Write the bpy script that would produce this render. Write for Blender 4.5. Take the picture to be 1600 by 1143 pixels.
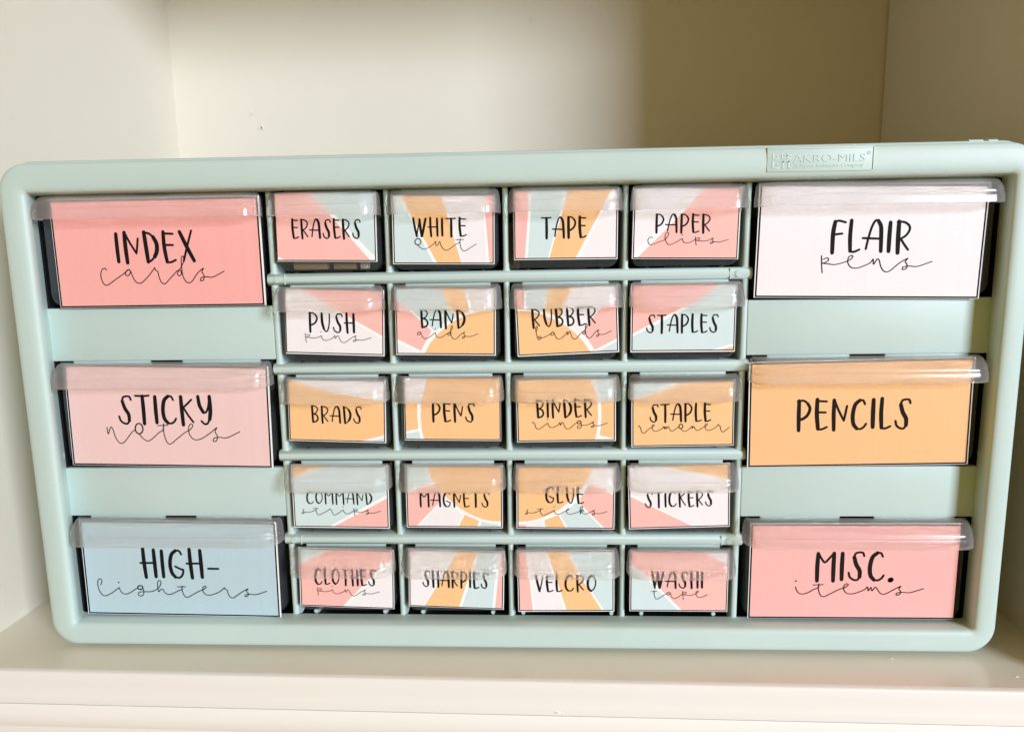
import bpy, bmesh, math, random
from mathutils import Vector, Matrix
from mathutils.geometry import tessellate_polygon

for o in list(bpy.data.objects):
    bpy.data.objects.remove(o)
S = 0.001            # everything below is written in millimetres
sc = bpy.context.scene
col = sc.collection
R = math.radians
rnd = random.Random(7)

# ------------------------------------------------------------------ camera
cam_d = bpy.data.cameras.new('camera')
cam = bpy.data.objects.new('camera', cam_d); col.objects.link(cam)
YAW, PITCH, ROLL = R(2.535), R(8.761), R(0.866)
def cam_matrix():
    Rz = Matrix.Rotation(YAW, 3, 'Z')
    Rx = Matrix.Rotation(-PITCH, 3, 'X')
    Ry = Matrix.Rotation(ROLL, 3, 'Y')
    M = Rz @ Rx @ Ry                      # columns: right, forward, up
    r, f, u = M.col[0], M.col[1], M.col[2]
    m = Matrix((( r.x, u.x, -f.x), (r.y, u.y, -f.y), (r.z, u.z, -f.z)))
    return m
cam.matrix_world = Matrix.Translation(Vector((9.8, -346.86, 207.4)) * S) @ cam_matrix().to_4x4()
cam_d.sensor_width = 36
cam_d.lens = 36 * 1083.3 / 1600
cam_d.clip_start = 0.01
cam_d.clip_end = 50
cam_d.dof.use_dof = True
cam_d.dof.focus_distance = 0.352
cam_d.dof.aperture_fstop = 16
sc.camera = cam

# ------------------------------------------------------------------ light
w = bpy.data.worlds.new('World'); sc.world = w; w.use_nodes = True
bg = w.node_tree.nodes['Background']
bg.inputs['Color'].default_value = (1.0, 0.64, 0.13, 1)
bg.inputs['Strength'].default_value = 0.33
def area(name, loc, target, sx, sy, power, colr):
    d = bpy.data.lights.new(name, 'AREA'); d.shape = 'RECTANGLE'
    d.size, d.size_y, d.energy, d.color = sx, sy, power, colr
    o = bpy.data.objects.new(name, d); col.objects.link(o)
    o.location = loc
    o.rotation_euler = (Vector(target) - Vector(loc)).to_track_quat('-Z', 'Y').to_euler()
    return o
area('window_light', (2.66, -3.1, 1.08), (0, 0.05, 0.15), 1.15, 0.95, 192, (0.86, 0.95, 1.12))
sc.view_settings.view_transform = 'Standard'
sc.view_settings.look = 'None'
sc.view_settings.exposure = 0.08
sc.view_settings.gamma = 1
sc.cycles.use_denoising = True
sc.cycles.max_bounces = 10
sc.cycles.diffuse_bounces = 5
sc.cycles.transparent_max_bounces = 24
sc.cycles.sample_clamp_indirect = 0
sc.cycles.blur_glossy = 0.5

# ------------------------------------------------------------------ materials
def mat(name, colr, rough=0.5, spec=0.5, bump=0.0, bscale=400, noise=0.0, nscale=30, coat=0.0, stretch=(1, 1, 1)):
    m = bpy.data.materials.new(name); m.use_nodes = True
    nt = m.node_tree; b = nt.nodes['Principled BSDF']
    b.inputs['Base Color'].default_value = (*colr, 1)
    b.inputs['Roughness'].default_value = rough
    b.inputs['Specular IOR Level'].default_value = spec
    b.inputs['Coat Weight'].default_value = coat
    tc = nt.nodes.new('ShaderNodeTexCoord'); mp = nt.nodes.new('ShaderNodeMapping')
    mp.inputs['Scale'].default_value = stretch
    nt.links.new(tc.outputs['Object'], mp.inputs['Vector'])
    if noise > 0:
        n = nt.nodes.new('ShaderNodeTexNoise'); n.inputs['Scale'].default_value = nscale
        n.inputs['Detail'].default_value = 6
        nt.links.new(mp.outputs['Vector'], n.inputs['Vector'])
        mr = nt.nodes.new('ShaderNodeMapRange')
        mr.inputs['From Min'].default_value = 0.3; mr.inputs['From Max'].default_value = 0.7
        mr.inputs['To Min'].default_value = 1 - noise; mr.inputs['To Max'].default_value = 1 + noise
        nt.links.new(n.outputs['Fac'], mr.inputs['Value'])
        mx = nt.nodes.new('ShaderNodeMix'); mx.data_type = 'RGBA'; mx.blend_type = 'MULTIPLY'
        mx.inputs['Factor'].default_value = 1
        mx.inputs['A'].default_value = (*colr, 1)
        nt.links.new(mr.outputs['Result'], mx.inputs['B'])
        nt.links.new(mx.outputs['Result'], b.inputs['Base Color'])
        m['mix'] = mx.name
    if bump > 0:
        n2 = nt.nodes.new('ShaderNodeTexNoise'); n2.inputs['Scale'].default_value = bscale
        n2.inputs['Detail'].default_value = 4
        nt.links.new(mp.outputs['Vector'], n2.inputs['Vector'])
        bp = nt.nodes.new('ShaderNodeBump'); bp.inputs['Strength'].default_value = bump
        bp.inputs['Distance'].default_value = 0.0006
        nt.links.new(n2.outputs['Fac'], bp.inputs['Height'])
        nt.links.new(bp.outputs['Normal'], b.inputs['Normal'])
    return m

def scuff(m, dark, amount, scale, lo=.66, stretch=(1, 1, 1)):
    """sparse wear marks with a shape of their own"""
    nt = m.node_tree; b = nt.nodes['Principled BSDF']; src = b.inputs['Base Color'].links[0].from_socket
    tc = nt.nodes.new('ShaderNodeTexCoord'); mp = nt.nodes.new('ShaderNodeMapping'); mp.inputs['Scale'].default_value = stretch
    mp.inputs['Rotation'].default_value = (0, .5, .2)
    n = nt.nodes.new('ShaderNodeTexNoise'); n.inputs['Scale'].default_value = scale; n.inputs['Detail'].default_value = 8; n.inputs['Roughness'].default_value = .65
    mr = nt.nodes.new('ShaderNodeMapRange'); mr.inputs['From Min'].default_value = lo; mr.inputs['From Max'].default_value = lo + .05
    mr.inputs['To Max'].default_value = amount
    mx = nt.nodes.new('ShaderNodeMix'); mx.data_type = 'RGBA'; mx.inputs['B'].default_value = (*dark, 1)
    L = nt.links.new
    L(tc.outputs['Object'], mp.inputs[0]); L(mp.outputs[0], n.inputs['Vector']); L(n.outputs['Fac'], mr.inputs['Value'])
    L(mr.outputs[0], mx.inputs['Factor']); L(src, mx.inputs['A']); L(mx.outputs['Result'], b.inputs['Base Color'])

def lin(r, g, b):
    f = lambda c: (c / 255 / 12.92) if c / 255 <= 0.04045 else ((c / 255 + 0.055) / 1.055) ** 2.4
    return (f(r), f(g), f(b))

M_MINT = mat('mint_paint', lin(*(194, 213, 206)), rough=0.46, spec=0.38, bump=0.18, bscale=90, noise=0.03, nscale=14)
scuff(M_MINT, lin(130, 150, 140), .35, 60, .70, (1, 1, 3))
M_BLACK = mat('black_plastic', (0.012, 0.013, 0.014), rough=0.5, bump=0.1)
M_WALL = mat('cream_wall_paint', lin(*(229, 222, 205)), rough=0.45, spec=0.35, bump=0.35, bscale=60, noise=0.025, nscale=5, stretch=(1, 1, 0.35))
scuff(M_WALL, lin(205, 198, 182), .3, 25, .67)
M_SHELF = mat('cream_shelf_paint', lin(*(229, 222, 205)), rough=0.22, spec=0.6, bump=0.5, bscale=50, noise=0.035, nscale=9, stretch=(0.15, 1, 1))
M_TRIM = mat('white_trim_paint', lin(*(240,236,229)), rough=0.35, spec=0.45, bump=0.6, bscale=60, noise=0.02, nscale=20, stretch=(0.12, 1, 1))
M_TRIM2 = mat('white_rail_paint', lin(246, 243, 236), rough=0.35, spec=0.45, bump=0.6, bscale=60, noise=0.02, nscale=20, stretch=(0.12, 1, 1))
M_HOLE = mat('old_nail_hole', (0.25, 0.21, 0.15), rough=0.8)
M_TAN = mat('tan_rubber', lin(176, 150, 105), rough=0.6, noise=0.1, nscale=60)
M_KRAFT = mat('kraft_card', lin(120, 100, 70), rough=0.7, noise=0.1, nscale=80)
M_CHIP = mat('white_rubber', lin(215, 205, 190), rough=0.6)

def paper(name, rgb, fibre=0.02):
    m = mat(name, lin(*rgb), rough=0.62, spec=0.3, bump=0.12, bscale=1500, noise=fibre, nscale=900)
    return m
def streaked(m):
    """faint lengthwise printer banding on a printed colour"""
    nt = m.node_tree
    mx = nt.nodes[m['mix']]
    tc = nt.nodes.new('ShaderNodeTexCoord'); sp = nt.nodes.new('ShaderNodeSeparateXYZ')
    nt.links.new(tc.outputs['Object'], sp.inputs[0])
    n = nt.nodes.new('ShaderNodeTexNoise'); n.noise_dimensions = '1D'
    n.inputs['Scale'].default_value = 160; n.inputs['Detail'].default_value = 3
    nt.links.new(sp.outputs['X'], n.inputs['W'])
    mr = nt.nodes.new('ShaderNodeMapRange')
    mr.inputs['From Min'].default_value = 0.35; mr.inputs['From Max'].default_value = 0.65
    mr.inputs['To Min'].default_value = 0.988; mr.inputs['To Max'].default_value = 1.008
    nt.links.new(n.outputs['Fac'], mr.inputs['Value'])
    m2 = nt.nodes.new('ShaderNodeMix'); m2.data_type = 'RGBA'; m2.blend_type = 'MULTIPLY'
    m2.inputs['Factor'].default_value = 1
    nt.links.new(mx.outputs['Result'], m2.inputs['A']); nt.links.new(mr.outputs['Result'], m2.inputs['B'])
    nt.links.new(m2.outputs['Result'], nt.nodes['Principled BSDF'].inputs['Base Color'])
    return m
M_PAPER = paper('white_card', (250, 249, 248))
M_INK = mat('black_ink', (0.010, 0.008, 0.008), rough=0.75, spec=0.15)
PC = {'P': streaked(paper('coral_pink_print', (251, 191, 181))), 'B': streaked(paper('pale_blue_print', (212, 229, 228))),
      'O': streaked(paper('apricot_print', (250, 199, 142), 0.035)), 'W': streaked(paper('blush_white_print', (244, 238, 238))),
      'i': streaked(paper('salmon_print', (250, 178, 171))), 's': streaked(paper('rose_print', (241, 205, 201))), 'h': streaked(paper('sky_blue_print', (187, 211, 219))),
      'f': streaked(paper('shell_white_print', (243, 235, 236))), 'p': streaked(paper('amber_print', (245, 192, 136), 0.03)), 'm': streaked(paper('pink_print', (249, 182, 175)))}

def frosted(name, tint, k_trans, k_rough, k_diff, rough=0.25):
    """milky injection-moulded plastic: part clear, part blurring, part cloudy, with a glossy skin"""
    m = bpy.data.materials.new(name); m.use_nodes = True
    nt = m.node_tree; nt.nodes.clear()
    out = nt.nodes.new('ShaderNodeOutputMaterial')
    tr = nt.nodes.new('ShaderNodeBsdfTransparent'); tr.inputs['Color'].default_value = (0.97, 0.97, 0.97, 1)
    rf = nt.nodes.new('ShaderNodeBsdfRefraction'); rf.inputs['Roughness'].default_value = rough; rf.inputs['IOR'].default_value = 1.04
    rf.inputs['Color'].default_value = (0.97, 0.97, 0.97, 1)
    df = nt.nodes.new('ShaderNodeBsdfDiffuse'); df.inputs['Color'].default_value = (*tint, 1)
    tl = nt.nodes.new('ShaderNodeBsdfTranslucent'); tl.inputs['Color'].default_value = (*tint, 1)
    gl = nt.nodes.new('ShaderNodeBsdfGlossy'); gl.inputs['Roughness'].default_value = 0.16
    m1 = nt.nodes.new('ShaderNodeMixShader'); m1.inputs[0].default_value = k_rough / (k_rough + k_trans)
    m2 = nt.nodes.new('ShaderNodeMixShader'); m2.inputs[0].default_value = 0.4
    m3 = nt.nodes.new('ShaderNodeMixShader'); m3.inputs[0].default_value = k_diff
    m4 = nt.nodes.new('ShaderNodeMixShader')
    lw = nt.nodes.new('ShaderNodeLayerWeight'); lw.inputs['Blend'].default_value = 0.5
    pw = nt.nodes.new('ShaderNodeMath'); pw.operation = 'POWER'; pw.inputs[1].default_value = 4.0
    fr = nt.nodes.new('ShaderNodeMapRange'); fr.inputs['To Min'].default_value = 0.03; fr.inputs['To Max'].default_value = 0.45
    L = nt.links.new
    L(lw.outputs['Facing'], pw.inputs[0]); L(pw.outputs[0], fr.inputs['Value'])
    L(tr.outputs[0], m1.inputs[1]); L(rf.outputs[0], m1.inputs[2])
    L(df.outputs[0], m2.inputs[1]); L(tl.outputs[0], m2.inputs[2])
    L(m1.outputs[0], m3.inputs[1]); L(m2.outputs[0], m3.inputs[2])
    L(m3.outputs[0], m4.inputs[1]); L(gl.outputs[0], m4.inputs[2]); L(fr.outputs[0], m4.inputs[0])
    L(m4.outputs[0], out.inputs[0])
    return m
M_HANDLE = frosted('milky_clear_plastic', (0.97, 0.97, 0.97), .54, .46, .18, 0.30)
M_TUB = frosted('smoky_clear_plastic', (0.15, 0.17, 0.18), 0.9, 0.1, 0.36, 0.2)

# ------------------------------------------------------------------ helpers
def tag(o, label=None, cat=None, group=None, kind=None):
    if label: o['label'] = label
    if cat: o['category'] = cat
    if group: o['group'] = group
    if kind: o['kind'] = kind
    return o
def empty(name, loc=(0, 0, 0)):
    o = bpy.data.objects.new(name, None); col.objects.link(o)
    o.location = Vector(loc) * S; o.empty_display_size = 0.01
    return o
def link(name, me, parent=None, loc=None):
    o = bpy.data.objects.new(name, me); col.objects.link(o)
    if parent: o.parent = parent
    if loc is not None: o.location = Vector(loc) * S
    return o
class MB:
    """collects vertices (mm) and faces of ONE mesh"""
    def __init__(s): s.v = []; s.f = []; s.m = []; s.mats = []
    def mi(s, m):
        if m not in s.mats: s.mats.append(m)
        return s.mats.index(m)
    def add(s, vs, fs, m):
        k = len(s.v); s.v += [tuple(v) for v in vs]; i = s.mi(m)
        for f in fs: s.f.append([k + a for a in f]); s.m.append(i)
    def box(s, x0, x1, y0, y1, z0, z1, m, bev=0.0):
        if bev <= 0:
            vs = [(x, y, z) for x in (x0, x1) for y in (y0, y1) for z in (z0, z1)]
            s.add(vs, [(0, 1, 3, 2), (4, 6, 7, 5), (0, 4, 5, 1), (2, 3, 7, 6), (0, 2, 6, 4), (1, 5, 7, 3)], m); return
        bm = bmesh.new(); bmesh.ops.create_cube(bm, size=1)
        for v in bm.verts:
            v.co = ((x0 + x1) / 2 + v.co.x * (x1 - x0), (y0 + y1) / 2 + v.co.y * (y1 - y0), (z0 + z1) / 2 + v.co.z * (z1 - z0))
        bmesh.ops.bevel(bm, geom=bm.edges[:], offset=bev, segments=2, affect='EDGES', profile=0.6)
        bm.verts.index_update()
        s.add([v.co[:] for v in bm.verts], [[v.index for v in f.verts] for f in bm.faces], m); bm.free()
    def tube(s, p, q, r, m, n=12):
        p, q = Vector(p), Vector(q); d = (q - p).normalized()
        a = d.orthogonal().normalized(); b = d.cross(a)
        vs = [tuple(c + (a * math.cos(2 * math.pi * i / n) + b * math.sin(2 * math.pi * i / n)) * r) for c in (p, q) for i in range(n)]
        fs = [(i, (i + 1) % n, n + (i + 1) % n, n + i) for i in range(n)] + [tuple(range(n))[::-1], tuple(range(n, 2 * n))]
        s.add(vs, fs, m)
    def mesh(s, name, smooth=30):
        me = bpy.data.meshes.new(name)
        me.from_pydata([(a * S, b * S, c * S) for a, b, c in s.v], [], s.f)
        for m in s.mats: me.materials.append(m)
        for p, i in zip(me.polygons, s.m): p.material_index = i
        bm = bmesh.new(); bm.from_mesh(me); bmesh.ops.recalc_face_normals(bm, faces=bm.faces[:]); bm.to_mesh(me); bm.free()
        if smooth:
            for p in me.polygons: p.use_smooth = True
            me.set_sharp_from_angle(angle=R(smooth))
        return me
    def build(s, name, parent=None, smooth=30, loc=None):
        return link(name, s.mesh(name, smooth), parent, loc)

def rrect(l, r, b, t, rad, n=8):
    """rounded rectangle in the XZ plane, four corners of n+1 points"""
    P = []
    for cx, cz, a0 in ((r - rad, t - rad, 0), (l + rad, t - rad, 90), (l + rad, b + rad, 180), (r - rad, b + rad, 270)):
        for k in range(n + 1):
            a = R(a0 + 90 * k / n); P.append((cx + rad * math.cos(a), cz + rad * math.sin(a)))
    return P

# ------------------------------------------------------------------ the setting: a painted cupboard compartment
XL0, XL1, XR0, XR1, YB = -306.6, -310.5, 272.0, 297.8, 277.0
YF, ZC = -26.0, 472.0
def slab(name, quad, z0, z1, m):
    b = MB(); n = 4
    vs = [(x, y, z0) for x, y in quad] + [(x, y, z1) for x, y in quad]
    b.add(vs, [(0, 1, 2, 3), (7, 6, 5, 4)] + [(i, (i + 1) % 4, 4 + (i + 1) % 4, 4 + i) for i in range(4)], m)
    return b.build(name, smooth=0)
tag(slab('wall_left', [(XL0, YF), (XL1, YB), (XL1 - 20, YB), (XL0 - 20, YF)], -3.5, ZC, M_WALL), kind='structure')
tag(slab('wall_right', [(XR0, YF), (XR1, YB - 1.6), (XR1 + 20, YB - 1.6), (XR0 + 20, YF)], -3.5, ZC, M_WALL), kind='structure')
wb = tag(slab('wall_back', [(XL1 - 20, YB), (XR1 + 20, YB), (XR1 + 20, YB + 18), (XL1 - 20, YB + 18)], -3.5, ZC, M_WALL), kind='structure')
tag(slab('ceiling', [(XL0 - 20, YF), (XR0 + 20, YF), (XR1 + 20, YB + 18), (XL1 - 20, YB + 18)], ZC + 0.4, ZC + 22, M_WALL), kind='structure')
# an old nail hole and a filled dent on the back wall
h = MB(); n = 14
for (cx, cz, r0) in ((-235, 324.3, 1.6), (-243, 336.5, 1.1)):
    vs = []; fs = []
    for k in range(n):
        a = 2 * math.pi * k / n; j = 1 + 0.25 * math.sin(3 * a + cx)
        vs += [(cx + 2.1 * r0 * j * math.cos(a), YB - 0.15, cz + 1.6 * r0 * j * math.sin(a)),
               (cx + r0 * j * math.cos(a), YB - 0.5, cz + r0 * j * math.sin(a)),
               (cx + 0.55 * r0 * math.cos(a), YB - 0.1, cz + 0.55 * r0 * math.sin(a))]
    for k in range(n):
        a, b = 3 * k, 3 * ((k + 1) % n); fs += [(a, b, b + 1, a + 1), (a + 1, b + 1, b + 2, a + 2)]
    h.add(vs, fs, M_WALL)
    if cz < 330: h.add([(cx + 0.6 * r0 * math.cos(2 * math.pi * k / n), YB - 0.12, cz + 0.6 * r0 * math.sin(2 * math.pi * k / n)) for k in range(n)], [tuple(range(n))], M_HOLE)
h.build('nail_hole', wb)

def prism_x(b, prof, xs, yoff, m):
    """sweep a closed (y, z) profile along x; yoff(x) shifts it"""
    n = len(prof); vs = []; fs = []
    for x in xs: vs += [(x, y + yoff(x), z) for y, z in prof]
    for i in range(len(xs) - 1):
        for k in range(n): fs.append((i * n + k, i * n + (k + 1) % n, (i + 1) * n + (k + 1) % n, (i + 1) * n + k))
    fs += [tuple(range(n)), tuple(range((len(xs) - 1) * n, len(xs) * n))[::-1]]
    b.add(vs, fs, m)
yo = lambda x: -3.0 - 0.0148 * x
b = MB(); prism_x(b, [(-20.0, -3.0), (300, -3.0), (300, -18), (-20.0, -18)], [-330, -150, 0, 150, 330], yo, M_SHELF)
shelf = tag(b.build('shelf', smooth=0), kind='structure')
b = MB()
prism_x(b, [(-19.9, -3.05), (-22.0, -3.05), (-22.8, -3.5), (-23.1, -4.2), (-23.4, -9.0), (-23.8, -14.0), (-24.3, -15.6), (-24.6, -16.8), (-24.7, -19.9), (-24.2, -20.4), (-19.9, -20.4)],
        [-400, -200, 0, 200, 400], yo, M_TRIM)
b.build('edge_trim', shelf, smooth=40)
b = MB()
prism_x(b, [(-20.1, -20.7), (-24.3, -20.7), (-24.6, -21.1), (-24.7, -32.8), (-24.1, -33.6), (-20.1, -33.6)], [-400, -200, 0, 200, 400], yo, M_TRIM2)
b.build('lower_rail', shelf, smooth=40)
b = MB(); b.box(-400, 400, -18, -8, -90, -18.3, M_TRIM)
b.build('apron_board', shelf, smooth=0)
# dried paint nibs on the shelf and its edge
b = MB()
for (x, y, z, r) in ((192, -2.0, -3.0, .6), (246, -17.0, -3.0, .6), (16, -27.9, -18.4, 1.0), (18.5, -27.9, -19.4, .6), (-92, -25.0, -12.5, .5)):
    m_ = bmesh.new(); bmesh.ops.create_icosphere(m_, subdivisions=2, radius=1)
    b.add([(x + v.co.x * r * 1.7, y + v.co.y * r * .7, z + v.co.z * r * .45) for v in m_.verts], [[v.index for v in f.verts] for f in m_.faces], M_TRIM); m_.free()
tag(b.build('paint_nib', shelf), kind='stuff')

# ------------------------------------------------------------------ the cabinet
cab = empty('drawer_cabinet', (-9.2, 70, 0))
tag(cab, 'mint green painted plastic drawer cabinet with rounded frame standing on the cream shelf', 'drawer cabinet')
CABLOC = Vector((-9.2, 70, 0))
def part(b, name, smooth=30, m=None):
    o = b.build(name, cab, smooth); o.location = -CABLOC * S
    return o
O = (-263.6, 245.6, -0.9, 258.2)
I = (-250.5, 234.6, 11.5, 243.9)
RR = (-254.2, 236.3, 11.5, 243.4)
YG = 13.6                                    # front plane of the divider grid
def ringf(f, y, rad, ot=0, os_=0):
    l, r, bt, t = [a + (c - a) * f for a, c in zip(O, I)]
    return (l - os_, r + os_, bt, t + ot, rad, y)
rings = [ringf(0, 16, 15, 2.0, 1.0), ringf(0, 8.5, 15, 2.0, 1.0), ringf(0, 7.6, 14.6, 1.5, .7), ringf(0, 6.8, 14, 0, 0), ringf(0, 2.0, 14), ringf(.03, 1.1, 13.6), ringf(.10, .55, 12.6), ringf(.24, .22, 10.8),
         ringf(.42, .05, 8.6), ringf(.6, 0, 6.4), ringf(.78, .18, 4.2), ringf(.9, .6, 2.9), ringf(.97, 1.3, 2.1), ringf(1, 2.3, 1.8),
         tuple(a + (c - a) * .5 for a, c in zip(I, RR)) + (1.6, 8.0), RR + (1.4, YG), (-256, 238, 9.5, 245.5, 1.4, YG + .4), (-256, 238, 9.5, 245.5, 1.4, 16)]
b = MB(); NC = 8; n = 4 * (NC + 1); vs = []; fs = []
for (l, r, bt, t, rad, y) in rings: vs += [(x, y, z) for x, z in rrect(l, r, bt, t, rad, NC)]
nr = len(rings)
for i in range(nr):
    j = (i + 1) % nr
    for k in range(n): fs.append((i * n + k, i * n + (k + 1) % n, j * n + (k + 1) % n, j * n + k))
b.add(vs, fs, M_MINT)
part(b, 'frame', 50)

# shell behind the frame, painted outside, bare black plastic inside
b = MB()
for q in ((-262, 243.6, 255.4, 257.6), (-262, 243.6, 0.3, 2.5)): b.box(q[0], q[1], 16.3, 168, q[2], q[3], M_MINT, .5)
b.box(-262, -259.8, 16.3, 168, 2.6, 255.3, M_MINT); b.box(241.4, 243.6, 16.3, 168, 2.6, 255.3, M_MINT); b.box(-259.7, 241.3, 166, 168, 2.6, 255.3, M_MINT)
part(b, 'shell')
b = MB()
b.box(-259.5, 241, 17, 165.5, 250, 255, M_BLACK); b.box(-259.5, 241, 17, 165.5, 2.9, 8.5, M_BLACK)
b.box(-259.5, -255.4, 16.4, 165.5, 8.6, 249.9, M_BLACK); b.box(237.4, 241, 16.4, 165.5, 8.6, 249.9, M_BLACK); b.box(-255.3, 237.3, 163, 165.5, 8.6, 249.9, M_BLACK)
part(b, 'inner_lining')

VX = [-130.47 + 61.01 * i for i in range(5)]
HZ = [246.08 - 47.55 * j for j in range(6)]     # 0 is hidden by the frame top, 5 by the ledge
BARH, BARW = 6.2, 3.0
def bar_profile(h, d, k=5):                     # half-round nose: (offset, depth)
    return [(h / 2 * math.sin(a), -d * math.cos(a) ** .8 if math.cos(a) > 1e-6 else 0) for a in [R(-90 + 180 * i / (2 * k)) for i in range(2 * k + 1)]]
for j in range(1, 5):
    b = MB(); prof = bar_profile(BARH, 3.0)
    x0, x1 = VX[0] - 3.2, VX[4] + 3.2
    pts = [(YG + 1.2 + d, HZ[j] + o) for o, d in prof] + [(30, HZ[j] + BARH / 2 - .3), (30, HZ[j] - BARH / 2 + .3)]
    prism_x(b, pts, [x0, x0 + .4, x1 - .4, x1], lambda x: 0.0 if x0 + .1 < x < x1 - .1 else .6, M_MINT)
    o = part(b, 'horizontal_divider', 50)
    if j in (1, 4):                             # moulded pin bosses where the dividers clip in
        for xb, sx in ((VX[0] + 2.4, 1), (VX[4] - 4.2, -1)):
            q = MB(); q.tube((xb, 11.6, HZ[j]), (xb, 12.5, HZ[j]), 1.75, M_MINT, 18); q.tube((xb, 11.48, HZ[j]), (xb, 12.4, HZ[j]), 1.35, M_MINT, 18)
            q.box(xb + sx * 4.0 - .25, xb + sx * 4.0 + .25, 11.66, 13, HZ[j] - 2.6, HZ[j] + 2.6, M_MINT, .1)
            q.build('pin_boss', o)
for i in range(5):
    for j in range(5):
        zt = (HZ[j] - BARH / 2 + .3) if j else 243.2
        zb = (HZ[j + 1] + BARH / 2 - .3) if j < 4 else 10.2
        b = MB(); prof = bar_profile(BARW + (.5 if i in (0, 4) else 0), 1.7)
        n = len(prof) + 2; vs = []
        for z in (zb, zb + 1.2, zb + 3, zt - 3, zt):
            fl = 1.0 if zb + 1 < z else 1.5
            pr = [(VX[i] + o * fl, YG + 1.0 + d, z) for o, d in prof] + [(VX[i] + BARW / 2 * .8, 34, z), (VX[i] - BARW / 2 * .8, 34, z)]
            vs += pr
        fs = [(r_ * n + k, r_ * n + (k + 1) % n, (r_ + 1) * n + (k + 1) % n, (r_ + 1) * n + k) for r_ in range(4) for k in range(n)]
        fs += [tuple(range(n)), tuple(range(4 * n, 5 * n))[::-1]]
        b.add(vs, fs, M_MINT)
        part(b, 'vertical_divider', 50)
# bare black partition walls running back behind the mint noses
b = MB()
for i in range(5): b.box(VX[i] - 1.0, VX[i] + 1.0, 34.2, 160, 9, 249, M_BLACK)
for j in range(1, 5): b.box(VX[0] + 1.1, VX[4] - 1.1, 30.3, 160, HZ[j] - 2, HZ[j] + 1.2, M_BLACK)
part(b, 'partition')
# flat panels between the big side slots
LX0, LX1, RX0, RX1 = RR[0] - .5, VX[0] - 1.6, VX[4] + 1.6, RR[1] + .5
PANZ = ((156.4, 184.9), (69.2, 96.9))
for (x0, x1) in ((LX0, LX1), (RX0, RX1)):
    for (z0, z1) in PANZ:
        b = MB(); b.box(x0, x1, YG - .6, 17, z0, z1, M_MINT, .9); b.box(x0 + 1, x1 - 1, 17.05, 60, z0 + 1.2, z1 - 1.2, M_BLACK)
        part(b, 'side_panel')
# small clip bumps on the inner walls of the frame
for (x, sx) in ((RR[0] + .2, 1), (RR[1] - .2, -1)):
    for z in (150.5, 103.5, 63):
        b = MB(); b.box(x - .6, x + .6, YG - 7, YG - .8, z - 1, z + 2.6, M_MINT, .5); part(b, 'clip_bump')
# stop lips hanging at the top of every slot, with dark notches beside them
def lip(x0, x1, zt, hgt=3.6):
    b = MB(); b.box(x0, x1, YG + .6, YG + 1.9, zt - hgt, zt + .6, M_MINT, .2); part(b, 'stop_lip')
for j in range(5):
    zt = HZ[j] - BARH / 2 if j else 243.3
    for i in range(4): lip(VX[i] + 8.3, VX[i + 1] - 8.3, zt)
for (x0, x1) in ((LX0, LX1), (RX0, RX1)):
    for zt in (243.3, 156.5, 69.3):
        c_ = (x0 + x1) / 2 + 1
        lip(x0 + 11, c_ - 9, zt); lip(c_ + 9, x1 - 9, zt)
# slot floors: painted near the front
for j in (1, 2, 3):
    for i in range(4):
        b = MB(); z = HZ[j + 1] + BARH / 2
        b.box(VX[i] + 1.7, VX[i + 1] - 1.7, YG + 2.2, 70, z - 1.6, z - .2, M_MINT, .3); part(b, 'slot_floor')
for i in range(4):
    for dx in ((-19.5, 20) if i != 2 else (-24, 25)):
        b = MB(); xc = (VX[i] + VX[i + 1]) / 2 + dx
        b.tube((xc, YG + 1.6, 12.2), (xc, 60, 12.2), 1.1, M_MINT, 12); b.box(xc - .6, xc + .6, YG + 1.8, 60, 9, 12.0, M_MINT, .2)
        part(b, 'runner', 40)
b = MB()
for x in (-235, 216):
    for y in (24, 150): b.tube((x, y, -3.0), (x, y, .6), 7, M_MINT, 20)
part(b, 'foot', 40)
# small moulding marks on the top of the frame
b = MB()
for (x, wd) in ((219, 3.4), (227, 2.2)): b.tube((x - wd, 9, 259.6), (x + wd, 9, 259.6), 1.3, M_MINT, 12)
part(b, 'moulding_nub', 40)
# maker's plate, a flat let into the rounded frame, with raised lettering
b = MB()
px0, px1, pz0, pz1 = 117.6, 167.9, 246.4, 258.0
b.box(px0, px1, -.35, 4, pz0, pz1, M_MINT, .8)
plate = part(b, 'maker_plate', 35)
b = MB(); b.box(px1 - .8, px1 - .35, -.7, 0, pz0 + .6, pz1 - .5, M_MINT, .12); b.box(px0 + 1.2, px1 - 1, -.6, 0, pz1 - 1.0, pz1 - .6, M_MINT, .08)
o = b.build('plate_rim', plate)
def raised_text(txt, x0, x1, z0, z1, extr, shear=0, off=0.0):
    cu = bpy.data.curves.new('t', 'FONT'); cu.body = txt; cu.size = 4 * S; cu.extrude = extr * S; cu.bevel_depth = 0; cu.offset = 0
    cu.shear = shear; cu.resolution_u = 2
    t = bpy.data.objects.new('t', cu); col.objects.link(t); bpy.context.view_layer.update()
    me = bpy.data.meshes.new_from_object(t.evaluated_get(bpy.context.evaluated_depsgraph_get()))
    bpy.data.objects.remove(t); bpy.data.curves.remove(cu)
    xs = [v.co.x for v in me.vertices]; ys = [v.co.y for v in me.vertices]
    ax, bx, ay, by = min(xs), max(xs), min(ys), max(ys)
    for v in me.vertices:
        x, y, z = v.co
        v.co = ((x0 + (x - ax) / (bx - ax) * (x1 - x0)) * S, -.35 * S - z, (z0 + (y - ay) / (by - ay) * (z1 - z0)) * S)
    me.flip_normals()
    me.materials.clear(); me.materials.append(M_MINT); me.name = 'raised_lettering'
    return link('raised_lettering', me, plate)
raised_text('AKRO-MILS', 130.0, 163.6, 250.7, 254.2, .2, 0, .1)
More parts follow.
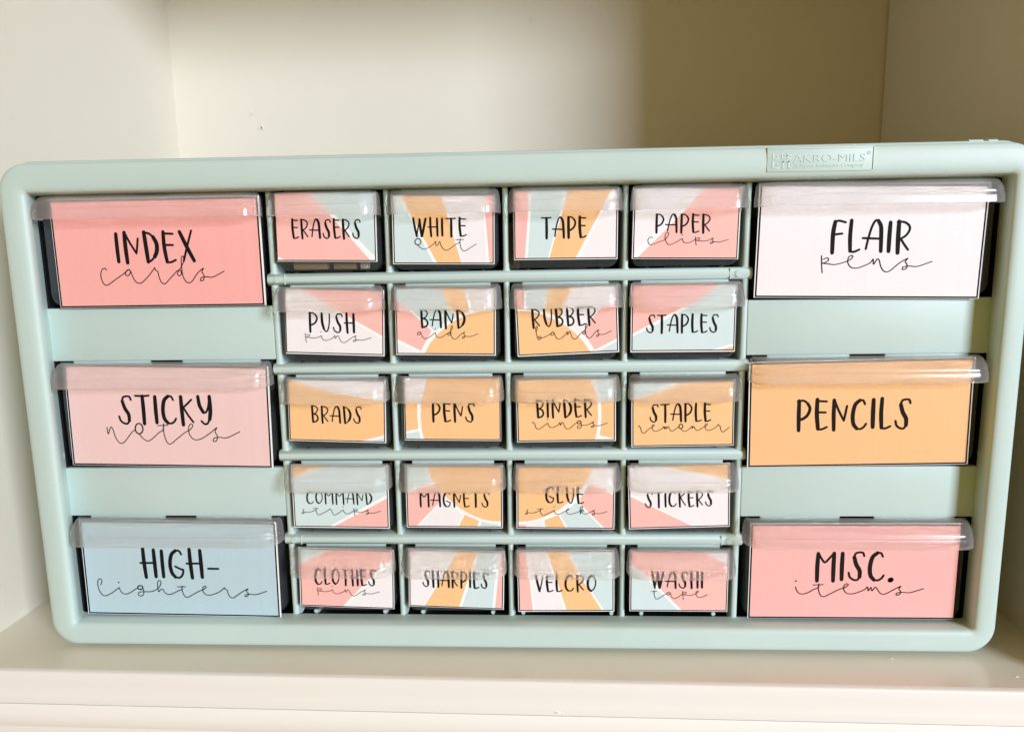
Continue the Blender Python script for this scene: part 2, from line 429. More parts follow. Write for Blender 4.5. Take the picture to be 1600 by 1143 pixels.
raised_text('\u00ae', 164.2, 166.0, 253.6, 255.6, .12)
raised_text('A Myers Industries Company', 130.4, 163.2, 247.8, 250.0, .14, .25)
b = MB()
def blk(x, z, w_, h_): b.box(120.0 + x * 1.3, 120.0 + (x + w_) * 1.3, -.5, -.2, 247.9 + z * 1.05, 247.9 + (z + h_) * 1.05, M_MINT, .08)
for q in ((0, 4.1, .7, 2.8), (.7, 4.1, 1.5, .7), (1.5, 5.1, .7, .7), (3.3, 4.3, .6, 2.6), (3.9, 4.3, 3.0, .6), (4.1, 5.6, 2.8, .6), (5.1, 4.9, .6, 1.9),
          (0, 0, .7, 3.4), (.7, 0, 2.1, .7), (1.6, 1.4, .7, .8), (3.7, 0, .7, 3.4), (3.3, 2.8, 1.2, .6), (5.7, 0, .7, 3.4), (5.3, 2.8, 1.2, .6), (4.4, 0, .6, .6), (6.4, 0, .8, .6)): blk(*q)
b.build('raised_emblem', plate)

# ------------------------------------------------------------------ drawers
RC = [(HZ[j] + HZ[j + 1]) / 2 for j in range(5)]
CX = [(VX[i] + VX[i + 1]) / 2 for i in range(4)]
YD = 10.3                                    # front face of a closed drawer tub
def handle_mesh(W_, name):
    """hollow awning grip: closed ends, open below, fine ridges across its slope. z=0 at lower edge, y=0 at the tub"""
    b = MB()
    D = 12.4; prof = []                       # (z, depth factor, width inset, ridge)
    for z, d in ((0, 1.0), (.5, 1.0), (2.2, .99), (4.0, .975), (4.7, .955)): prof.append((z, d, 0.0, 0))
    nrd = 8
    for k in range(nrd * 2 + 1):
        t = k / (nrd * 2)
        z = 4.9 + 7.0 * math.sin(t * math.pi / 2) ** 1.0 * 1.0
        d = .955 * math.cos(t * math.pi / 2 * .93) ** .9
        prof.append((z, max(d, .06), .3 + 1.6 * t ** 2, (1 if k % 2 else -1)))
    prof.append((12.5, .05, 2.1, 0))
    NCn, NS = 9, 30
    def ring(z, d, ins, rg, off):
        P = []; hw = W_ / 2 - ins - off; dp = max(D * d - off, .4); rx = min(9.0, hw * .6); ry = min(dp * .98, 9.5)
        P.append((-hw, 0))
        for k in range(NCn + 1):
            a = R(180 - 90 * k / NCn); P.append((-hw + rx + rx * math.cos(a), -(dp - ry) - ry * math.sin(a)))
        for k in range(1, NS):
            x = -hw + rx + (2 * (hw - rx)) * k / NS
            amp = .11 if abs(x) < hw - 8 else (.11 * max(0, (hw - 5 - abs(x)) / 3))
            P.append((x, -dp - rg * amp))
        for k in range(NCn + 1):
            a = R(90 - 90 * k / NCn); P.append((hw - rx + rx * math.cos(a), -(dp - ry) - ry * math.sin(a)))
        P.append((hw, 0))
        return P
    vs = []; fs = []
    outer = [ring(z, d, i, g, 0) for z, d, i, g in prof]
    inner = [ring(z, d, i, 0, 1.1) for z, d, i, g in prof]
    m = len(outer[0])
    for (z, d, i, g), P in zip(prof, outer): vs += [(x, y, z) for x, y in P]
    K = len(prof)
    for r_ in range(K - 1):
        for k in range(m - 1): fs.append((r_ * m + k, r_ * m + k + 1, (r_ + 1) * m + k + 1, (r_ + 1) * m + k))
    base = len(vs)
    sel = [0, 1]
    for r_ in sel: vs += [(x, y, prof[r_][0] - (.9 if r_ > 4 else 0)) for x, y in inner[r_]]
    for q in range(len(sel) - 1):
        for k in range(m - 1): fs.append((base + q * m + k, base + (q + 1) * m + k, base + (q + 1) * m + k + 1, base + q * m + k + 1))
    for k in range(m - 1): fs.append((k, base + k, base + k + 1, k + 1))
    b.add(vs, fs, M_HANDLE)
    return b.mesh(name, 40)
def tub_mesh(W_, Hh_, name, flange):
    """thin tub: front plate with rounded lower corners, side walls, bottom. z=0 is the slot centre height"""
    b = MB(); zb, zt = -Hh_ / 2, Hh_ / 2
    def U(hw, zb_, rad, y, zt_=None):
        P = [(-hw, y, zt_ if zt_ is not None else zt)]
        for k in range(7):
            a = R(180 + 90 * k / 6); P.append((-hw + rad + rad * math.cos(a), y, zb_ + rad + rad * math.sin(a)))
        for k in range(7):
            a = R(270 + 90 * k / 6); P.append((hw - rad + rad * math.cos(a), y, zb_ + rad + rad * math.sin(a)))
        P.append((hw, y, zt_ if zt_ is not None else zt)); return P
    secs = [U(W_ / 2 - 1.2, zb + 3.4, 4.2, 0), U(W_ / 2 - .6, zb + 1.9, 4.6, .9), U(W_ / 2 - .1, zb + .5, 5, 3.0), U(W_ / 2, zb, 5, 5.6), U(W_ / 2 - .1, zb, 5, 60), U(W_ / 2 - .3, zb + .2, 5, 128)]
    m = len(secs[0]); vs = [p for s_ in secs for p in s_]
    fs = [tuple(range(m))]
    for r_ in range(5):
        for k in range(m - 1): fs.append((r_ * m + k, r_ * m + k + 1, (r_ + 1) * m + k + 1, (r_ + 1) * m + k))
    fs.append(tuple(range(5 * m, 6 * m)))
    b.add(vs, fs, M_TUB)
    # thicker flange along the upper part of both sides, and two feet
    for s_ in (-1, 1):
        xa, xb_ = s_ * (W_ / 2 + .05), s_ * (W_ / 2 + .7)
        b.box(min(xa, xb_), max(xa, xb_), 2.5, 126, zt - flange, zt, M_TUB, .25)
        b.box(s_ * W_ * .35 - .8, s_ * W_ * .35 + .8, 5.8, 8, zb - .9, zb - .05, M_TUB, .3)
    b.box(-W_ * .18, W_ * .2, 5.7, 7.2, zb - .55, zb - .05, M_TUB, .2)
    return b.mesh(name, 45)

# --- stroke lettering -----------------------------------------------------
GL = {
'A': (.52, [('t', [(.05, .10), (.10, .42), (.18, .78), (.28, .99), (.38, .97)]), ('T', [(.36, .98), (.45, .80), (.48, .45), (.50, .03)]), ('t', [(-.06, .44), (.5, .42)])]),
'B': (.40, [('T', [(.05, .98), (.07, .5), (.09, .03)]), ('t', [(.02, .97), (.22, .97), (.36, .80), (.28, .60), (.12, .50)]), ('m', [(.12, .52), (.30, .44), (.37, .24), (.28, .08), (.09, .02)])]),
'C': (.46, [('t', [(.40, .84), (.34, .96), (.24, .97)]), ('T', [(.24, .97), (.10, .82), (.04, .5), (.07, .2), (.18, .04)]), ('t', [(.18, .04), (.30, .03), (.40, .10), (.46, .20)])]),
'D': (.44, [('T', [(.05, .98), (.08, .5), (.11, .02)]), ('t', [(.02, .97), (.20, .93), (.32, .82)]), ('T', [(.32, .82), (.41, .6), (.40, .36), (.32, .18)]), ('t', [(.32, .18), (.22, .07), (.10, .0)])]),
'E': (.36, [('T', [(.05, 1.), (.05, .5), (.10, .03)]), ('t', [(.03, .95), (.34, .93)]), ('t', [(.07, .58), (.32, .57)]), ('t', [(.09, .02), (.22, .02), (.37, .09)])]),
'F': (.36, [('T', [(.09, .97), (.05, .6), (.06, .0)]), ('t', [(.07, .96), (.2, 1.), (.40, .95)]), ('t', [(.07, .57), (.32, .60)])]),
'G': (.46, [('t', [(.41, .84), (.35, .96), (.24, .97)]), ('T', [(.24, .97), (.10, .82), (.04, .5), (.08, .2), (.18, .05)]), ('t', [(.18, .05), (.30, .03), (.40, .12), (.44, .30), (.36, .33), (.20, .42)])]),
'H': (.44, [('T', [(.06, 1.), (.07, .5), (.10, .0)]), ('T', [(.39, .96), (.40, .5), (.41, .03)]), ('t', [(-.05, .50), (.42, .51)])]),
'I': (.10, [('T', [(.05, .95), (.05, .5), (.06, .05)])]),
'K': (.42, [('T', [(.05, .98), (.06, .5), (.08, .0)]), ('t', [(.40, .88), (.22, .70), (.08, .58)]), ('t', [(.12, .60), (.26, .34), (.42, .10)])]),
'L': (.34, [('T', [(.06, 1.), (.05, .5), (.08, .04)]), ('t', [(.08, .03), (.20, .02), (.35, .09)])]),
'M': (.58, [('T', [(.06, .94), (.05, .5), (.06, .0)]), ('t', [(.07, .95), (.18, .74), (.27, .64), (.38, .76), (.52, .95)]), ('T', [(.53, .95), (.53, .5), (.54, .0)])]),
'N': (.46, [('T', [(.06, .98), (.06, .5), (.08, .0)]), ('t', [(.07, .98), (.20, .66), (.38, .30)]), ('t', [(.38, .30), (.42, .52), (.46, .78)])]),
'O': (.48, [('T', [(.24, .97), (.10, .82), (.04, .5), (.09, .18), (.22, .04)]), ('t', [(.22, .04), (.36, .16), (.46, .45), (.44, .75), (.34, .93), (.22, .97)])]),
'P': (.42, [('T', [(.06, .98), (.06, .5), (.07, .0)]), ('t', [(.02, .96), (.20, .98), (.33, .88)]), ('m', [(.33, .88), (.40, .72), (.34, .52), (.22, .40), (.09, .35)])]),
'R': (.42, [('T', [(.05, .98), (.06, .5), (.08, .0)]), ('t', [(.01, .96), (.20, .96), (.35, .86), (.38, .72), (.28, .54), (.10, .42)]), ('t', [(.14, .44), (.26, .26), (.38, .10)])]),
'S': (.44, [('t', [(.44, .84), (.40, .95), (.30, .97)]), ('t', [(.30, .97), (.19, .93), (.14, .78)]), ('T', [(.15, .80), (.22, .55), (.33, .34), (.34, .12)]), ('t', [(.34, .12), (.27, .02), (.16, .03), (.05, .12), (.01, .27)])]),
'T': (.46, [('t', [(.0, .97), (.24, .96), (.46, .98)]), ('T', [(.24, .96), (.25, .5), (.25, .0)])]),
'U': (.46, [('T', [(.06, .96), (.08, .5), (.16, .16)]), ('t', [(.15, .18), (.24, .04), (.34, .10), (.42, .45), (.43, .94)])]),
'V': (.42, [('T', [(.04, .97), (.12, .5), (.22, .03)]), ('t', [(.23, .04), (.33, .5), (.40, .95)])]),
'W': (.66, [('T', [(.03, 1.), (.11, .5), (.20, .02)]), ('t', [(.20, .02), (.27, .5), (.34, .92)]), ('T', [(.34, .94), (.38, .5), (.44, .02)]), ('T', [(.46, .02), (.55, .5), (.64, .97)])]),
'X': (.44, [('T', [(.04, .97), (.22, .5), (.42, .03)]), ('t', [(.40, 1.), (.24, .5), (.10, .03)])]),
'Y': (.46, [('T', [(.05, .97), (.09, .66), (.20, .42)]), ('t', [(.18, .44), (.28, .42), (.37, .60), (.42, .92)]), ('T', [(.43, .97), (.44, .5), (.40, .18)]), ('t', [(.40, .20), (.32, .04), (.22, .02), (.12, .12)])]),
'.': (.12, [('d', [(.05, .03), (.08, .05)])]),
'-': (.34, [('t', [(.02, .36), (.34, .36)])]),
}
SG = {   # joined thin script: (width, points, extra strokes); letters flow in at y=.5 and out at y=.6
'a': (1.8, [(.0, .5), (.25, .85), (.45, 1.0), (.52, .78), (.35, .5), (.18, .6), (.28, .92), (.5, .95), (.62, .5), (.80, .0), (1.1, -.15), (1.45, .15), (1.8, .6)], []),
'b': (1.4, [(.0, 1.1), (.15, 1.7), (.12, 2.0), (-.02, 1.7), (.02, .9), (.16, .1), (.30, -.1), (.5, .15), (.45, .42), (.22, .35), (.4, .15), (.85, .25), (1.4, .6)], []),
'c': (1.5, [(.0, .5), (.32, .9), (.50, 1.18), (.42, 1.25), (.26, .95), (.28, .4), (.52, .1), (.85, .15), (1.5, .6)], []),
'd': (1.5, [(.0, .5), (.22, .85), (.42, .85), (.44, .55), (.28, .42), (.20, .65), (.45, 1.1), (.66, 1.6), (.66, 2.0), (.54, 1.9), (.50, 1.1), (.56, .3), (.80, -.15), (1.1, -.05), (1.5, .6)], []),
'e': (1.5, [(.0, .5), (.35, .85), (.52, 1.15), (.42, 1.28), (.28, 1.05), (.28, .55), (.48, .15), (.8, .1), (1.15, .3), (1.5, .6)], []),
'g': (1.5, [(.0, .5), (.26, .86), (.34, .74), (.48, .68), (.62, .8), (.68, .5), (.66, .1), (.48, -.2), (.28, -.05), (.34, .3), (.7, .4), (1.1, .4), (1.5, .6)], [[(.46, .68), (.62, .82), (.62, 1.08), (.48, 1.2), (.32, 1.12), (.26, .9), (.34, .72), (.46, .68)]]),
'h': (1.7, [(.0, .5), (.35, 1.1), (.48, 1.7), (.36, 1.95), (.22, 1.5), (.26, .45), (.40, .7), (.58, .78), (.66, .45), (.88, .1), (1.2, .15), (1.7, .6)], []),
'i': (1.3, [(.0, .5), (.22, .88), (.26, .6), (.42, .15), (.7, .05), (1.0, .25), (1.3, .6)], [[(.2, 1.55), (.23, 1.6)]]),
'k': (1.3, [(.0, .5), (.30, 1.05), (.46, 1.6), (.34, 1.85), (.2, 1.4), (.22, .1), (.26, .6), (.46, 1.05), (.56, .85), (.34, .6), (.52, .3), (.85, .2), (1.3, .6)], []),
'l': (1.4, [(.0, .5), (.28, 1.2), (.40, 1.75), (.28, 2.05), (.10, 1.7), (.10, .8), (.28, .0), (.55, -.25), (.95, .05), (1.4, .6)], []),
'm': (1.7, [(.0, .5), (.16, .92), (.22, .45), (.36, .88), (.44, .45), (.62, .9), (.76, .6), (.98, .12), (1.25, .12), (1.7, .6)], []),
'n': (1.6, [(.0, .5), (.14, .95), (.18, .45), (.36, .95), (.48, .8), (.60, .2), (.82, -.22), (1.1, -.15), (1.6, .6)], []),
'o': (1.6, [(.0, .45), (.2, .74), (.27, .6), (.42, .46), (.62, .15), (.88, -.05), (1.15, .1), (1.6, .6)], [[(.45, .46), (.62, .66), (.66, .95), (.55, 1.22), (.40, 1.26), (.26, 1.1), (.21, .82), (.28, .58), (.45, .46)]]),
'c0': (1.5, [(.46, .98), (.36, 1.14), (.16, 1.02), (.05, .6), (.10, .1), (.28, -.26), (.55, -.18), (1.0, .2), (1.5, .6)], []),
'p': (1.3, [(.0, .5), (.2, .9), (.42, 1.05), (.5, .85), (.32, .6), (.16, .55), (.5, .48), (.85, .42), (1.3, .6)], [[(.1, 1.25), (.14, .4), (.2, -.35)]]),
'r': (1.6, [(.0, .5), (.26, 1.0), (.34, 1.12), (.38, .92), (.52, .8), (.56, .4), (.70, -.1), (.92, -.22), (1.2, .1), (1.6, .6)], []),
's': (1.5, [(.0, .5), (.42, 1.02), (.30, .72), (.42, .4), (.36, .05), (.18, -.02), (.22, .22), (.55, .3), (1.0, .28), (1.5, .62)], []),
't': (1.5, [(.0, .5), (.24, .8), (.30, 1.3), (.28, .6), (.42, -.1), (.64, -.25), (1.0, .1), (1.5, .6)], [[(-.05, 1.12), (.55, 1.16)]]),
'u': (1.7, [(.0, .5), (.16, .95), (.18, .5), (.30, .45), (.46, .92), (.56, .4), (.80, -.1), (1.1, -.1), (1.7, .6)], []),
'v': (1.4, [(.0, .5), (.14, .9), (.18, .5), (.34, .85), (.46, .5), (.70, .15), (.95, .15), (1.4, .6)], []),
}
def spline(P, per=6):
    if len(P) < 3: return [Vector(p) for p in P]
    Q = [Vector(p) for p in P]; Q = [Q[0] * 2 - Q[1]] + Q + [Q[-1] * 2 - Q[-2]]
    out = []
    for i in range(1, len(Q) - 2):
        p0, p1, p2, p3 = Q[i - 1:i + 3]
        for k in range(per):
            t = k / per
            out.append(.5 * ((2 * p1) + (p2 - p0) * t + (2 * p0 - 5 * p1 + 4 * p2 - p3) * t * t + (3 * p1 - p0 - 3 * p2 + p3) * t ** 3))
    out.append(Q[-2]); return out
def ribbon(b, P, wd, y, taper=0.0):
    """flat pen stroke in the XZ plane (mm) with round ends"""
    n = len(P); L = []; Rr = []
    for i in range(n):
        d = (P[min(i + 1, n - 1)] - P[max(i - 1, 0)])
        if d.length < 1e-9: d = Vector((1, 0))
        d.normalize(); nn = Vector((-d.y, d.x))
        t = i / (n - 1); ww = wd / 2 * (1 - taper * abs(2 * t - 1) ** 2)
        L.append(P[i] + nn * ww); Rr.append(P[i] - nn * ww)
    vs = [(p.x, y, p.y) for p in L] + [(p.x, y, p.y) for p in Rr]
    b.add(vs, [(i, i + 1, n + i + 1, n + i) for i in range(n - 1)], M_INK)
    for c, i in ((P[0], 0), (P[-1], n - 1)):
        r = (L[i] - Rr[i]).length / 2; k = 10 if wd > .5 else 6
        b.add([(c.x + r * math.cos(2 * math.pi * q / k), y - .004, c.y + r * math.sin(2 * math.pi * q / k)) for q in range(k)], [tuple(range(k))], M_INK)
def draw_print(word, x0, z0, x1, z1, y):
    b = MB(); gap = .15; x = 0; items = []
    for ch in word:
        g = GL[ch]; items.append((x, g)); x += g[0] + gap
    tot = x - gap; H = z1 - z0; sx = (x1 - x0) / tot; k = 0
    rr = random.Random(word)
    for gx, (gw, strokes) in items:
        dy = rr.uniform(-.015, .015)
        for kind, pts in strokes:
            wd = {'T': .125, 't': .068, 'm': .09, 'd': .16}[kind] * H
            if kind == 'T': wd *= rr.uniform(.94, 1.06)
            P = spline([(x0 + (gx + px) * sx, z0 + (.03 + .94 * py + dy) * H) for px, py in pts], 5)
            if len(P) == 2: P = [P[0].lerp(P[1], t / 4) for t in range(5)]
            ribbon(b, P, wd, y - .002 * k, .12 if kind == 'T' else .05); k += 1
    return b
def draw_script(word, x0, z0, x1, z1, y, wd):
    b = MB(); x = 0; pts = []; extra = []
    for i, ch in enumerate(word):
        gw, g, ex = SG['c0' if ch == 'c' and i == 0 else ch]
        for j, (px, py) in enumerate(g):
            if j == 0 and i > 0: continue
            if j == 0 and i == 0 and ch not in 'bc': continue
            pts.append((x + px, py))
        for e in ex: extra.append([(x + px, py) for px, py in e])
        x += gw
    if word[-1] == 's': pts[-1] = (pts[-1][0] + .25, pts[-1][1] + .12)
    allp = pts + [p for e in extra for p in e]
    ax, bx = min(p[0] for p in allp), max(p[0] for p in allp); az, bz = min(p[1] for p in allp), max(p[1] for p in allp)
    f = lambda p: (x0 + (p[0] - ax) / (bx - ax) * (x1 - x0), z0 + (p[1] - az) / (bz - az) * (z1 - z0))
    ribbon(b, spline([f(p) for p in pts], 6), wd, y)
    for k, e in enumerate(extra):
        P = spline([f(p) for p in e], 5)
        if len(P) == 2: P = [P[0], P[0].lerp(P[1], .5), P[1]]
        ribbon(b, P, wd * (1.5 if (P[0] - P[-1]).length < 1 else 1), y - .002 * (k + 1))
    return b

# --- printed cards ---------------------------------------------------------
def clip(poly, x0, z0, x1, z1):
    def cut(P, inside, inter):
        out = []
        for i in range(len(P)):
            a, c = P[i - 1], P[i]
            if inside(c):
                if not inside(a): out.append(inter(a, c))
                out.append(c)
            elif inside(a): out.append(inter(a, c))
        return out
    def ix(X): return lambda a, c: (X, a[1] + (c[1] - a[1]) * (X - a[0]) / (c[0] - a[0]))
    def iz(Z): return lambda a, c: (a[0] + (c[0] - a[0]) * (Z - a[1]) / (c[1] - a[1]), Z)
    for ins, it in ((lambda p: p[0] >= x0, ix(x0)), (lambda p: p[0] <= x1, ix(x1)), (lambda p: p[1] >= z0, iz(z0)), (lambda p: p[1] <= z1, iz(z1))):
        poly = cut(poly, ins, it)
        if len(poly) < 3: return []
    return poly
CARDS = {
 'ERASERS': dict(c=[-100.14, 224.81], s=[52.23, 34.63], a=-1.0, m=[0.0, 0.0, 0.0164, 0.0123], r=[('P', [(-0.008,-0.018),(0.316,-0.02),(0.544,0.325),(0.94,0.995),(0.086,0.985),(0.008,0.922),(-0.05,0.875)]), ('B', [(0.366,-0.02),(1.025,-0.024),(1.007,0.981),(0.999,0.951),(0.593,0.324)])], w=[('ERASERS', 0.163, 0.373, 0.842, 0.672)]),
 'WHITE': dict(c=[-39.86, 222.56], s=[52.09, 34.6], a=-0.94, m=[0.0148, 0.0024, 0.0123, 0.0145], r=[('B', [(-0.012,-0.006),(0.045,-0.006),(0.166,0.296),(0.406,0.997),(-0.019,0.994)]), ('O', [(0.086,-0.006),(0.479,-0.006),(0.539,0.297),(0.678,1),(0.443,0.998),(0.19,0.296)]), ('W', [(0.504,-0.006),(0.884,-0.006),(0.894,0.298),(0.921,1.002),(0.707,1),(0.564,0.297)]), ('P', [(0.903,-0.006),(1.017,-0.006),(1.008,1.002),(0.953,1.002),(0.913,0.298)])], w=[('WHITE', 0.201, 0.321, 0.723, 0.605), ('out', 0.22, 0.624, 0.824, 0.805)]),
 'TAPE': dict(c=[22.12, 223.95], s=[52.29, 34.42], a=-0.24, m=[0.0065, 0.006, 0.0121, 0.018], r=[('P', [(-0.012,-0.012),(0.144,-0.01),(0.14,0.326),(0.104,0.991),(-0.012,1)]), ('B', [(0.18,-0.01),(0.485,-0.006),(0.445,0.33),(0.324,0.996),(0.132,0.991),(0.165,0.326)]), ('O', [(0.529,-0.006),(0.939,-0.001),(0.833,0.306),(0.586,1.002),(0.34,0.996),(0.467,0.331)]), ('W', [(0.98,-0),(1.012,0),(1.012,1.006),(0.626,1.003),(0.861,0.307)])], w=[('TAPE', 0.269, 0.376, 0.695, 0.698)]),
 'PAPER': dict(c=[82.2, 223.62], s=[52.98, 35.05], a=-1.06, m=[0.0151, 0.0063, 0.0151, 0.0101], r=[('W', [(-0.015,-0.006),(0.624,-0.002),(0.449,0.311),(0.006,0.925)]), ('P', [(0.662,-0.002),(1.008,0),(1.017,0.954),(0.948,0.991),(0.054,0.981),(0.491,0.311)])], w=[('PAPER', 0.211, 0.361, 0.726, 0.639), ('clips', 0.147, 0.624, 0.899, 0.805)]),
 'PUSH': dict(c=[-98.21, 176.26], s=[52.23, 34.38], a=-2.06, m=[0.0034, 0.0064, 0.0151, 0.0256], r=[('P', [(0.123,-0.015),(1.004,-0.01),(0.996,0.704),(0.532,0.323),(0.415,0.226)]), ('W', [(-0.008,-0.01),(0.064,-0.012),(0.456,0.307),(1,0.755),(0.998,0.994),(-0.01,1.003)])], w=[('PUSH', 0.24, 0.351, 0.702, 0.666), ('pins', 0.201, 0.648, 0.869, 0.815)]),
 'BAND': dict(c=[-40.11, 175.83], s=[52.14, 34.91], a=-0.97, m=[0.0101, 0.0063, 0.0151, 0.0225], r=[('P', [(-0.009,0.151),(0.151,0.351),(0.36,0.633),(0.309,0.776),(0.25,0.932),(-0.01,0.745)]), ('B', [(-0.008,-0.013),(0.421,-0.011),(0.57,0.352),(0.595,0.44),(0.486,0.514),(0.397,0.651),(0.176,0.351),(-0.009,0.094)]), ('O', [(0.454,-0.011),(0.681,-0.011),(0.734,0.334),(0.621,0.396),(0.537,0.289)]), ('W', [(0.706,-0.011),(1.008,-0.01),(1.006,0.309),(0.772,0.327)]), ('O', [(1.006,0.33),(0.847,0.346),(0.738,0.384),(0.645,0.44),(0.536,0.539),(0.427,0.676),(0.342,0.826),(0.283,0.988),(1.002,0.988)]), ('W', [(-0.01,0.801),(0.216,0.969),(-0.01,0.988)])], w=[('BAND', 0.25, 0.311, 0.694, 0.604), ('aids', 0.217, 0.562, 0.824, 0.754)]),
 'RUBBER': dict(c=[22.64, 175.59], s=[52.38, 34.73], a=2.16, m=[0.0148, 0.0101, 0.0148, 0.0252], r=[('O', [(-0.006,0.318),(0.119,0.331),(0.202,0.359),(0.284,0.408),(0.358,0.457),(0.431,0.52),(0.511,0.601),(0.583,0.694),(0.654,0.824),(0.723,0.99),(0.002,1.003)]), ('P', [(-0.007,0.006),(0.095,0.009),(0.088,0.288),(-0.005,0.283)]), ('B', [(0.119,0.005),(0.319,0.004),(0.278,0.307),(0.236,0.318),(0.112,0.293)]), ('O', [(0.336,-0),(0.574,0.003),(0.486,0.25),(0.432,0.445),(0.367,0.396),(0.286,0.345)]), ('W', [(0.599,-0.001),(1.028,-0.01),(1.025,0.125),(0.934,0.252),(0.674,0.626),(0.608,0.677),(0.537,0.566),(0.465,0.473),(0.502,0.301)]), ('P', [(1.023,0.248),(1.011,0.776),(0.761,0.95),(0.703,0.802),(0.649,0.686),(0.743,0.483),(0.831,0.348),(0.942,0.253)]), ('B', [(1.01,0.825),(1.007,0.992),(0.789,0.97)])], w=[('RUBBER', 0.155, 0.286, 0.784, 0.585), ('bands', 0.191, 0.555, 0.929, 0.773)]),
 'STAPLES': dict(c=[81.78, 176.39], s=[52.99, 34.88], a=-0.08, m=[0.0143, 0.0148, 0.0095, 0.0272], r=[('P', [(-0.007,-0.01),(0.854,-0.007),(0.606,0.273),(0.495,0.338),(0.002,0.735)]), ('B', [(0.925,-0.012),(1.012,-0.009),(1.017,0.864),(0.732,0.989),(-0.003,0.99),(-0.005,0.788),(0.567,0.333)]), ('O', [(1.018,0.91),(1.02,1),(0.812,0.991)])], w=[('STAPLES', 0.15, 0.438, 0.831, 0.725)]),
 'BRADS': dict(c=[-99.49, 129.08], s=[52.36, 33.84], a=-1.71, m=[0.008, 0.0125, 0.016, 0.0175], r=[('O', [(-0.008,0.01),(0.148,0.089),(0.385,0.188),(0.825,0.297),(1.01,0.344),(1.003,0.863),(0.667,1.008),(-0.012,1.007)]), ('W', [(0.111,-0.015),(1.015,-0.007),(1.011,0.294),(0.545,0.205),(0.307,0.117)]), ('B', [(1.003,0.91),(1.002,0.993),(0.757,1.004)])], w=[('BRADS', 0.236, 0.414, 0.75, 0.704)]),
 'PENS': dict(c=[-37.85, 129.7], s=[51.29, 34.16], a=-0.6, m=[0.0064, 0.0062, 0.004, 0.0149], r=[('W', [(-0.01,-0.009),(0.217,-0.009),(0.138,0.368),(-0.017,0.369)]), ('O', [(0.261,-0.009),(1.012,-0.012),(1.008,1.006),(0.203,1.013),(0.179,0.825),(0.17,0.601),(0.182,0.378),(0.222,0.156)]), ('O', [(-0.017,0.381),(0.141,0.396),(0.135,0.601),(0.142,0.813),(-0.026,0.865)]), ('B', [(-0.027,0.906),(0.15,0.857),(0.168,1.014),(-0.029,1.015)])], w=[('PENS', 0.289, 0.388, 0.727, 0.71)]),
 'BINDER': dict(c=[22.01, 128.8], s=[51.87, 33.85], a=0.65, m=[0.0119, 0.01, 0.0143, 0.0175], r=[('O', [(-0.004,-0.013),(0.742,-0.014),(0.795,0.223),(0.817,0.372),(0.825,0.595),(0.812,0.817),(0.787,1.014),(-0.012,1.01)]), ('B', [(0.774,-0.013),(1.017,-0.012),(1.014,0.328),(0.896,0.35),(0.853,0.355),(0.834,0.224)]), ('O', [(0.855,0.371),(1.013,0.347),(1.007,0.973),(0.839,0.91),(0.857,0.645)])], w=[('BINDER', 0.2, 0.32, 0.763, 0.626), ('rings', 0.156, 0.637, 0.915, 0.796)]),
 'STAPLE': dict(c=[82.59, 126.35], s=[52.93, 34.51], a=0.71, m=[0.0153, 0.0061, 0.0077, 0.0146], r=[('B', [(-0.004,-0.01),(0.431,-0.005),(0.125,0.189),(-0.002,0.229)]), ('O', [(-0.002,0.277),(0.148,0.226),(0.585,-0.02),(1.011,-0.009),(1.011,1.015),(0.002,1.012)])], w=[('STAPLE', 0.18, 0.33, 0.771, 0.627), ('remover', 0.068, 0.652, 0.957, 0.785)]),
 'COMMAND': dict(c=[-100.11, 81.56], s=[52.76, 35.52], a=-0.65, m=[0.0146, 0.0187, 0.0146, 0.0225], r=[('O', [(-0.012,0.01),(0.387,0.01),(0.14,0.109),(0.098,0.159),(-0.018,0.215)]), ('B', [(-0.002,0.253),(0.164,0.134),(0.509,0.01),(1.02,0.01),(1.012,0.434),(0.344,0.996),(-0.02,0.998)]), ('P', [(1.028,0.482),(1.018,1.006),(0.389,1.002)])], w=[('COMMAND', 0.145, 0.41, 0.825, 0.623), ('strips', 0.091, 0.657, 0.911, 0.798)]),
 'MAGNETS': dict(c=[-38.22, 81.5], s=[52.15, 34.84], a=-0.5, m=[0.0121, 0.0191, 0.0097, 0.0191], r=[('B', [(-0.007,0.015),(0.197,0.015),(0.234,0.265),(0.119,0.329),(-0.006,0.412)]), ('P', [(-0.007,0.475),(0.151,0.367),(0.258,0.29),(0.354,0.416),(0.38,0.479),(0.352,0.58),(0.083,1.005),(-0.017,1.007)]), ('O', [(0.229,0.015),(1.01,0.015),(1.008,0.889),(0.887,0.887),(0.806,0.862),(0.725,0.818),(0.644,0.762),(0.563,0.687),(0.434,0.529),(0.33,0.366),(0.268,0.19)]), ('W', [(0.36,0.599),(0.442,0.615),(0.579,0.782),(0.52,1),(0.116,1.005)]), ('O', [(0.607,0.788),(0.753,0.882),(0.734,0.997),(0.538,1)]), ('B', [(0.781,0.894),(0.871,0.925),(0.956,0.937),(0.955,0.994),(0.765,0.997)])], w=[('MAGNETS', 0.142, 0.411, 0.862, 0.671)]),
